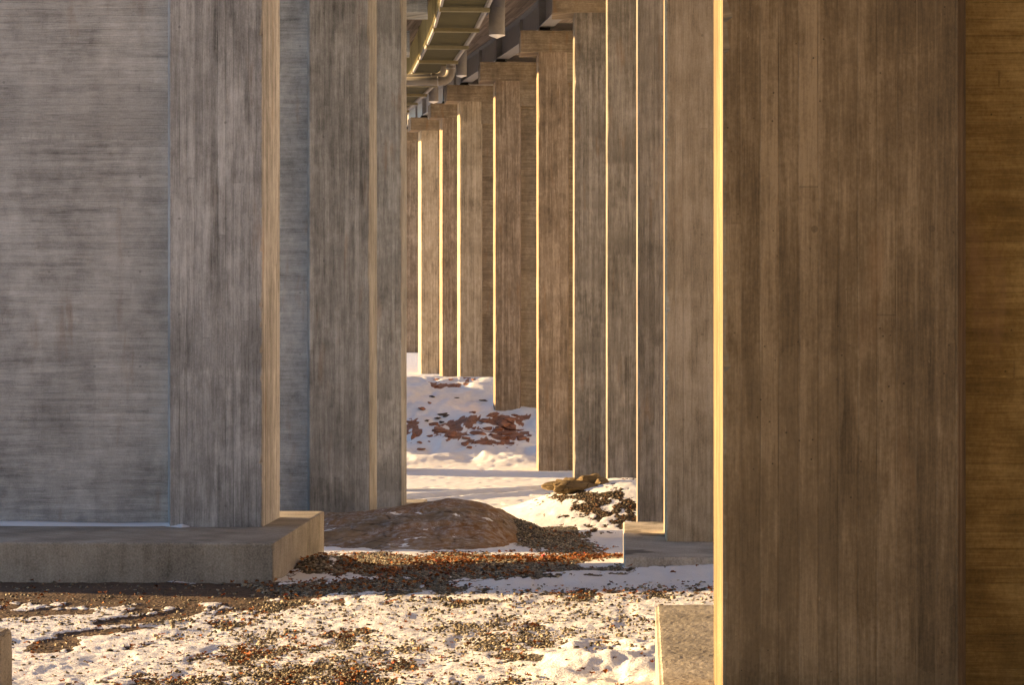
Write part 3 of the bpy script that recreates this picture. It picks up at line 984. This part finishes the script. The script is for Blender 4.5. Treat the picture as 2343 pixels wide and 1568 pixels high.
def make_rock(name, loc, size, mat, rot, sharp=0.35, subd=3, seed=0):
    rd = random.Random(seed)
    b = bmesh.new()
    bmesh.ops.create_icosphere(b, subdivisions=subd, radius=1.0)
    ox, oy = rd.uniform(0, 50), rd.uniform(0, 50)
    planes = [(Vector((rd.gauss(0, 1), rd.gauss(0, 1), rd.gauss(0, .8))).normalized(), rd.uniform(.38, .8)) for _ in range(13)]
    for v in b.verts:
        p = v.co.copy()
        for n, dd in planes:                                   # flat broken faces
            k = p.dot(n) - dd
            if k > 0: p -= n * k * .92
        a = np.array([p.x * 2.3 + ox]); c = np.array([p.y * 2.3 + p.z * 1.7 + oy])
        p *= 1 + sharp * float(fbm(a, c, 9, 3)[0] - .5)
        v.co = Vector((p.x * size[0], p.y * size[1], p.z * size[2]))
    o = mesh_obj(name, b, mat)
    o.location = loc
    o.rotation_euler = rot
    return o


# boulder on the mound: one long broken block
def boulder():
    b = bmesh.new()
    spans = [(1318, 1115, 70, 15, 1), (1284, 1117, 38, 16, 2), (1348, 1110, 44, 17, 5), (1304, 1110, 34, 13, 8), (1374, 1108, 22, 9, 4)]
    d0 = 58.6
    org = Vector(((1316 - CX) / F * d0, d0, CAMZ - (1125 - CY) / F * d0))
    for cx, cy, rx, ry, sd in spans:
        o = make_rock('boulder', (0, 0, 0), (rx / F * d0 * 1.05, .55, ry / F * d0 * 1.3), None, (0, 0, 0), .5, 4, sd)
        me = o.data
        for v in me.vertices:
            v.co = v.co + Vector(((cx - CX) / F * d0, d0 + .15 * sd, CAMZ - (cy - CY) / F * d0)) - org
        b.from_mesh(me)
        bpy.data.objects.remove(o)
    o = mesh_obj('boulder', b, M_BOULDER)
    o.location = org
    tag(o, 'long ochre brown boulder lying on top of the snowy mound', 'boulder')


boulder()

ZR = [(340, 600, 90, 30), (520, 600, 100, 25), (365, 548, 70, 15), (470, 548, 60, 12), (655, 550, 50, 15), (255, 772, 50, 35), (310, 730, 35, 12), (645, 805, 60, 30),
      (190, 975, 55, 75), (150, 880, 40, 30), (345, 895, 90, 55), (390, 945, 120, 40), (475, 965, 115, 75), (320, 990, 60, 22), (235, 1035, 45, 25), (230, 1092, 80, 15), (310, 1035, 30, 10),
      (590, 1000, 95, 28), (580, 1045, 75, 55), (620, 1072, 50, 30), (690, 1030, 125, 52), (820, 1040, 115, 48), (700, 960, 125, 70), (730, 860, 75, 50), (800, 820, 115, 60), (860, 880, 125, 80),
      (920, 850, 105, 60), (950, 900, 115, 60), (900, 960, 115, 55), (1000, 940, 70, 36), (1030, 992, 95, 62), (870, 1000, 115, 42), (760, 930, 95, 42), (980, 830, 60, 40),
      (660, 925, 40, 25), (800, 975, 70, 45), (930, 1010, 60, 30), (840, 925, 80, 50), (450, 1020, 40, 15), (510, 905, 40, 14)]
DK = [(410, 815, 70, 26), (335, 682, 42, 28), (440, 830, 60, 16), (375, 845, 50, 18), (285, 870, 60, 14), (735, 712, 60, 14), (530, 690, 50, 8), (410, 880, 40, 18)]
for j, (zx, zy, w, hgt) in enumerate(ZR + DK):
    px, py = (1450 + zx / 2.091) / 1.627, (1150 + (zy + hgt * .25) / 2.091) / 1.627
    X, d, z = hit(px, py, 108)
    k = d / F / 2.091 / 1.627
    red = j < len(ZR)
    o = make_rock('red_rock' if red else 'dark_rock', (X, d, z + .01), (w * k * .66, max(.4, hgt * k * 1.7), hgt * k * .40), M_RED if red else M_DKROCK, (.15, random.uniform(-.12, .12), random.uniform(-.4, .4)), .55, 3, 100 + j)
    if red:
        lab = 'red granite slab breaking through the snow on the hill'
        if zx == 340 and zy == 600: lab = 'red granite slab higher up the hill, below the crest and nearest the grey pier'
        if zx == 475: lab = 'large red granite slab apart from the main cluster, midway on the slope'
        if zx == 1030: lab = 'ochre grey rock at the far end of the red rock cluster'
        if zx == 230: lab = 'thin low red slab lowest on the slope near the grey pier'
        tag(o, lab, 'rock', 'red granite slabs on the snowy hill')
    else:
        tag(o, 'small dark rock poking through snow on the hill', 'rock', 'dark rocks on the snowy hill')
make_o = bpy.data.objects

# ------------------------------------------------------------------ concrete block at the frame's edge
def block():
    d = 19.0
    x1 = (14 - CX) / F * d
    zt = CAMZ - (1447 - CY) / F * d
    root_z = land1(x1, d) - .1
    b = bmesh.new()
    box(b, -.9, 0, -.25, .25, 0, zt - root_z, .05)
    bmesh.ops.subdivide_edges(b, edges=list(b.edges), cuts=3, use_grid_fill=True)
    for v in b.verts:
        v.co += Vector((random.uniform(-.008, .008), random.uniform(-.008, .008), random.uniform(-.008, .008)))
    o = mesh_obj('concrete_block', b, C_FOOT)
    o.location = (x1, d, root_z)
    tag(o, 'weathered low concrete block with rounded corner in the sunlit snow', 'concrete block')


block()

# ------------------------------------------------------------------ snow lying along the foot of the grey pier's wall and other ledges
M_SNOW = plain('fresh_snow', (.86, .87, .90), .6, var=.04, scale=6.0)


def drift(name, pts, width, height, label, d0dir=(0, -1)):
    """a wedge of snow along a line at the foot of a wall"""
    b = bmesh.new()
    rings = []
    n = 60
    P = [Vector(p) for p in pts]
    for i in range(n + 1):
        t = i / n * (len(P) - 1)
        a = min(int(t), len(P) - 2)
        p = P[a].lerp(P[a + 1], t - a)
        w = width * (.55 + .9 * float(vnoise(np.array([i * .17]), np.array([1.5]), 3)[0])) * min(1, (n - i) / 6 + .12)
        hh = height * (.6 + .8 * float(vnoise(np.array([i * .13]), np.array([7.5]), 4)[0])) * min(1, (n - i) / 6 + .12)
        dv = Vector((d0dir[0], d0dir[1], 0))
        rings.append([b.verts.new(p + dv * w * u + Vector((0, 0, hh * v + .002))) for u, v in ((0, 0), (0, 1), (.3, .75), (.65, .35), (1, 0))])
    for a, c in zip(rings, rings[1:]):
        for k in range(4): b.faces.new((a[k], a[k + 1], c[k + 1], c[k]))
    o = mesh_obj(name, b, M_SNOW, smooth=True)
    tag(o, label, 'snow', kind='stuff')


xfA, dA, thA = left_path[0]
cA, sA = math.cos(-thA), math.sin(-thA)
loc = lambda x, y, z: (xfA + cA * x - sA * y, dA + sA * x + cA * y, CAMZ - 2.79 + z)
drift('snow_drift', [loc(-6.0, .29, 0), loc(-3.0, .29, 0), loc(-1.55, .29, 0), loc(-1.1, -.01, 0)], .26, .05, 'thin drift of snow along the foot of the wall on the long footing')

# ------------------------------------------------------------------ loose stones
def scatter(count, dlo, dhi, xspan, fn, pw=1.0):
    """sample ground positions with a density given by fn(X, d) in 0..1"""
    outx, outd = [], []
    have = 0
    while have < count:
        n = 200000
        d = dlo * (dhi / dlo) ** rng.random(n)
        X = (rng.random(n) * 2 - 1) * xspan * d
        keep = rng.random(n) < fn(X, d)
        outx.append(X[keep]); outd.append(d[keep]); have += int(keep.sum())
    X = np.concatenate(outx)[:count]; d = np.concatenate(outd)[:count]
    return X, d


def inside_footing(X, d):
    bad = np.zeros(len(X), bool)
    for (xf, dd, th), ft, s in ((right_path[0], R[0][5], 1), (right_path[1], R[1][5], 1), (right_path[2], R[2][5], 1), (left_path[0], L[0][5], -1), (left_path[1], L[1][5], -1), (left_path[2], L[2][5], -1)):
        c, sn = math.cos(th), math.sin(th)
        lx = (c * (X - xf) - sn * (d - dd)) * s
        ly = sn * (X - xf) + c * (d - dd)
        bad |= (lx > -ft[0] - .02) & (lx < LEN + ft[0]) & (ly > -ft[1] - .02) & (ly < T + ft[2] + .02)
    rk = (X > -5.5) & (X < .0) & (d > 44.6) & (d < 53)
    return bad | rk


def stones(name, count, dlo, dhi, fn, smin, smax, mat, label, verts, faces, flat=.55, lift=0.0):
    X, d = scatter(count, dlo, dhi, .27, fn)
    ok = ~inside_footing(X, d)
    X, d = X[ok], d[ok]
    n = len(X)
    z = land(X, d)
    sz = smin + (smax - smin) * rng.random(n) ** 3.2
    sz = sz * np.clip(d / 26, .85, 1.25)
    base = np.array(verts, float)
    V = base[None] * (1 + .8 * (rng.random((n, len(base), 3)) - .5))
    V = V * sz[:, None, None] * (np.array([1, 1, flat]) * (.55 + .8 * rng.random((n, 3))))[:, None, :]
    a = rng.random(n) * 2 * math.pi
    tl = (rng.random(n) - .5) * 1.2
    ca, sa, ct, st = np.cos(a), np.sin(a), np.cos(tl), np.sin(tl)
    x, y, w = V[..., 0], V[..., 1], V[..., 2]
    y2 = y * ct[:, None] - w * st[:, None]; w2 = y * st[:, None] + w * ct[:, None]
    x3 = x * ca[:, None] - y2 * sa[:, None]; y3 = x * sa[:, None] + y2 * ca[:, None]
    V = np.stack([x3 + X[:, None], y3 + d[:, None], w2 + (z + lift + sz * .18)[:, None]], -1)
    nv = len(base)
    Fc = (np.array(faces)[None] + (np.arange(n) * nv)[:, None, None]).reshape(-1, 3)
    me = raw_mesh(name, V.reshape(-1, 3), Fc, 3)
    at = me.attributes.new('tone', 'FLOAT', 'FACE')
    at.data.foreach_set('value', np.repeat(rng.random(n), len(faces)).astype(np.float32))
    me.materials.append(mat)
    o = link(bpy.data.objects.new(name, me))
    tag(o, label, 'gravel', kind='stuff')
    return o


def tone_mat(name, stops, rough=.8, trans=0.0):
    k = NT(name)
    a = k.n('ShaderNodeAttribute', attribute_name='tone')
    tc = k.n('ShaderNodeTexCoord')
    n = k.noise(tc.outputs['Object'], 30.0, 3.0, .6)
    c = k.ramp(a.outputs['Fac'], stops)
    c = k.mix(k.math('MULTIPLY', n, .5), c, k.mix(1.0, c, (.45, .45, .45), 'MULTIPLY'))
    k.put(k.b.inputs['Base Color'], c)
    k.b.inputs['Roughness'].default_value = rough
    return k.m


M_STONE = tone_mat('gravel_stone', [(0, (.06, .05, .036)), (.4, (.17, .145, .105)), (.75, (.30, .255, .18)), (1, (.52, .44, .31))])
M_STONE_DARK = tone_mat('dark_mound_stone', [(0, (.02, .016, .012)), (.5, (.06, .047, .034)), (.9, (.13, .095, .06)), (1, (.2, .09, .04))])
M_LEAF = tone_mat('fallen_leaf', [(0, (.09, .035, .012)), (.45, (.26, .085, .02)), (.8, (.46, .14, .02)), (.97, (.55, .26, .08)), (1, (.45, .02, .01))], .6)
OCT = [(-.8, -.6, -.6), (.8, -.6, -.6), (.8, .6, -.6), (-.8, .6, -.6), (-.62, -.5, .5), (.62, -.5, .6), (.55, .5, .5), (-.6, .45, .65)]
OCF = [(0, 2, 1), (0, 3, 2), (4, 5, 6), (4, 6, 7), (0, 1, 5), (0, 5, 4), (1, 2, 6), (1, 6, 5), (2, 3, 7), (2, 7, 6), (3, 0, 4), (3, 4, 7)]
_b = bmesh.new(); bmesh.ops.create_icosphere(_b, subdivisions=1, radius=1)
ICO = [tuple(v.co) for v in _b.verts]; ICF = [tuple(v.index for v in f.verts) for f in _b.faces]
_b.free()


def dens_gravel(X, d):
    g, dr, mo = cover(X, d, CAMZ - land(X, d))
    return np.clip(g * (.45 + .55 * sstep(27, 29, d)) + .03 * dr, 0, 1)


def dens_thin(X, d):
    g, dr, mo = cover(X, d, CAMZ - land(X, d))
    px, py = pix(X, d, CAMZ - land(X, d))
    clump = sstep(.52, .75, fbm(X * 1.1, d * .55, 61, 4, .6))
    clean = sstep(1180, 1260, px + (1500 - py) * .8) * sstep(1470, 1510, py)
    left = sstep(420, 250, px) * sstep(1430, 1470, py)
    return np.clip((.05 + .34 * clump * sstep(1380, 1440, py)) * sstep(28.8, 27.6, d) * (1 - clean) * (1 - .75 * left) * (1 - dr) * sstep(48, 40, d), 0, 1)


def dens_leaf(X, d):
    g, dr, mo = cover(X, d, CAMZ - land(X, d))
    return np.clip(.62 * g + .05 * dr + .45 * mo + .055 * sstep(48, 40, d), 0, 1) * (.25 + .75 * sstep(.4, .6, fbm(X * .9, d * .4, 91, 3)))


def dens_mound(X, d):
    g, dr, mo = cover(X, d, CAMZ - land(X, d))
    return np.where(d > 52, mo, 0)


stones('gravel', 78000, 18.5, 53, dens_gravel, .010, .032, M_STONE, 'loose grey brown gravel lying in bare patches between the footings', OCT, OCF)
stones('gravel', 2200, 18.5, 46, dens_gravel, .02, .042, M_STONE, 'larger loose stones mixed into the gravel', OCT, OCF)
stones('gravel', 19000, 18.5, 46, dens_thin, .007, .036, M_STONE, 'scattered small stones poking out of the foreground snow', OCT, OCF, lift=.02)
stones('gravel', 5200, 52, 66, dens_mound, .014, .042, M_STONE_DARK, 'dark stones showing through snow on the mound', OCT, OCF)


def leaves(name, count, dlo, dhi, fn, smin, smax, label):
    X, d = scatter(count, dlo, dhi, .27, fn)
    ok = ~inside_footing(X, d)
    X, d = X[ok], d[ok]
    n = len(X)
    z = land(X, d)
    # lobed leaf outline round a centre, cupped
    m = 10
    ang = np.linspace(0, 2 * math.pi, m, endpoint=False)
    rad = np.array([1.0, .5, .95, .45, .8, .35, .8, .45, .95, .5])
    base = np.concatenate([[(0, 0, 0)], np.stack([rad * np.cos(ang), rad * np.sin(ang), .0 * ang], 1)])
    V = np.repeat(base[None], n, 0)
    V[:, 1:, 2] = (rng.random((n, m)) - .25) * .75
    sz = (smin + (smax - smin) * rng.random(n)) * np.clip(d / 27, .9, 1.35)
    V = V * sz[:, None, None] * (.7 + .5 * rng.random((n, 1, 3)))
    a, tl = rng.random(n) * 2 * math.pi, (rng.random(n) - .5) * 1.1
    ca, sa, ct, st = np.cos(a), np.sin(a), np.cos(tl), np.sin(tl)
    x, y, w = V[..., 0], V[..., 1], V[..., 2]
    y2 = y * ct[:, None] - w * st[:, None]; w2 = y * st[:, None] + w * ct[:, None]
    V = np.stack([x * ca[:, None] - y2 * sa[:, None] + X[:, None], x * sa[:, None] + y2 * ca[:, None] + d[:, None], w2 + (z + .03 + sz * .25)[:, None]], -1)
    tri = np.array([(0, k + 1, (k + 1) % m + 1) for k in range(m)])
    Fc = (tri[None] + (np.arange(n) * (m + 1))[:, None, None]).reshape(-1, 3)
    me = raw_mesh(name, V.reshape(-1, 3), Fc, 3)
    at = me.attributes.new('tone', 'FLOAT', 'FACE')
    at.data.foreach_set('value', np.repeat(rng.random(n), m).astype(np.float32))
    me.materials.append(M_LEAF)
    o = link(bpy.data.objects.new(name, me))
    tag(o, label, 'leaves', kind='stuff')


leaves('fallen_leaves', 4300, 18.5, 66, dens_leaf, .016, .046, 'orange and brown fallen leaves lying on gravel and snow')

# ------------------------------------------------------------------ light
SUN_EL, SUN_SIDE = math.radians(8.5), math.radians(16.0)         # low winter sun from the left, a little beyond the piers
to_sun = Vector((-math.cos(SUN_SIDE) * math.cos(SUN_EL), math.sin(SUN_SIDE) * math.cos(SUN_EL), math.sin(SUN_EL)))
sl = bpy.data.lights.new('sun', 'SUN')
sl.energy = 5.0
sl.angle = math.radians(0.5)
sl.color = (1.0, .65, .29)
so = link(bpy.data.objects.new('sun', sl))
so.rotation_euler = (-to_sun).to_track_quat('-Z', 'Y').to_euler()
so.location = (-60, 60, 60)
w = bpy.data.worlds.new('World')
scene.world = w
w.use_nodes = True
bg = w.node_tree.nodes['Background']
sky = w.node_tree.nodes.new('ShaderNodeTexSky')
sky.sky_type = 'NISHITA'
sky.sun_disc = False
sky.sun_elevation = SUN_EL
sky.dust_density = 0.0
sky.ozone_density = 3.6
sky.sun_rotation = 2 * math.pi - (math.pi / 2 - SUN_SIDE)
w.node_tree.links.new(sky.outputs[0], bg.inputs[0])
bg.inputs[1].default_value = 0.095

# ------------------------------------------------------------------ camera
cam = bpy.data.cameras.new('camera')
cam.sensor_width = 36.0
cam.lens = 36.0 * F / 2342.0
cam.clip_start = 0.5
cam.clip_end = 4000
co = link(bpy.data.objects.new('camera', cam))
co.location = (0, 0, CAMZ)
co.rotation_euler = (math.pi / 2, 0, 0)
scene.camera = co

scene.view_settings.view_transform = 'Standard'
scene.view_settings.look = 'None'
scene.view_settings.exposure = 2.08
scene.view_settings.gamma = 1.0
scene.cycles.max_bounces = 10
scene.cycles.diffuse_bounces = 6
scene.cycles.use_denoising = True
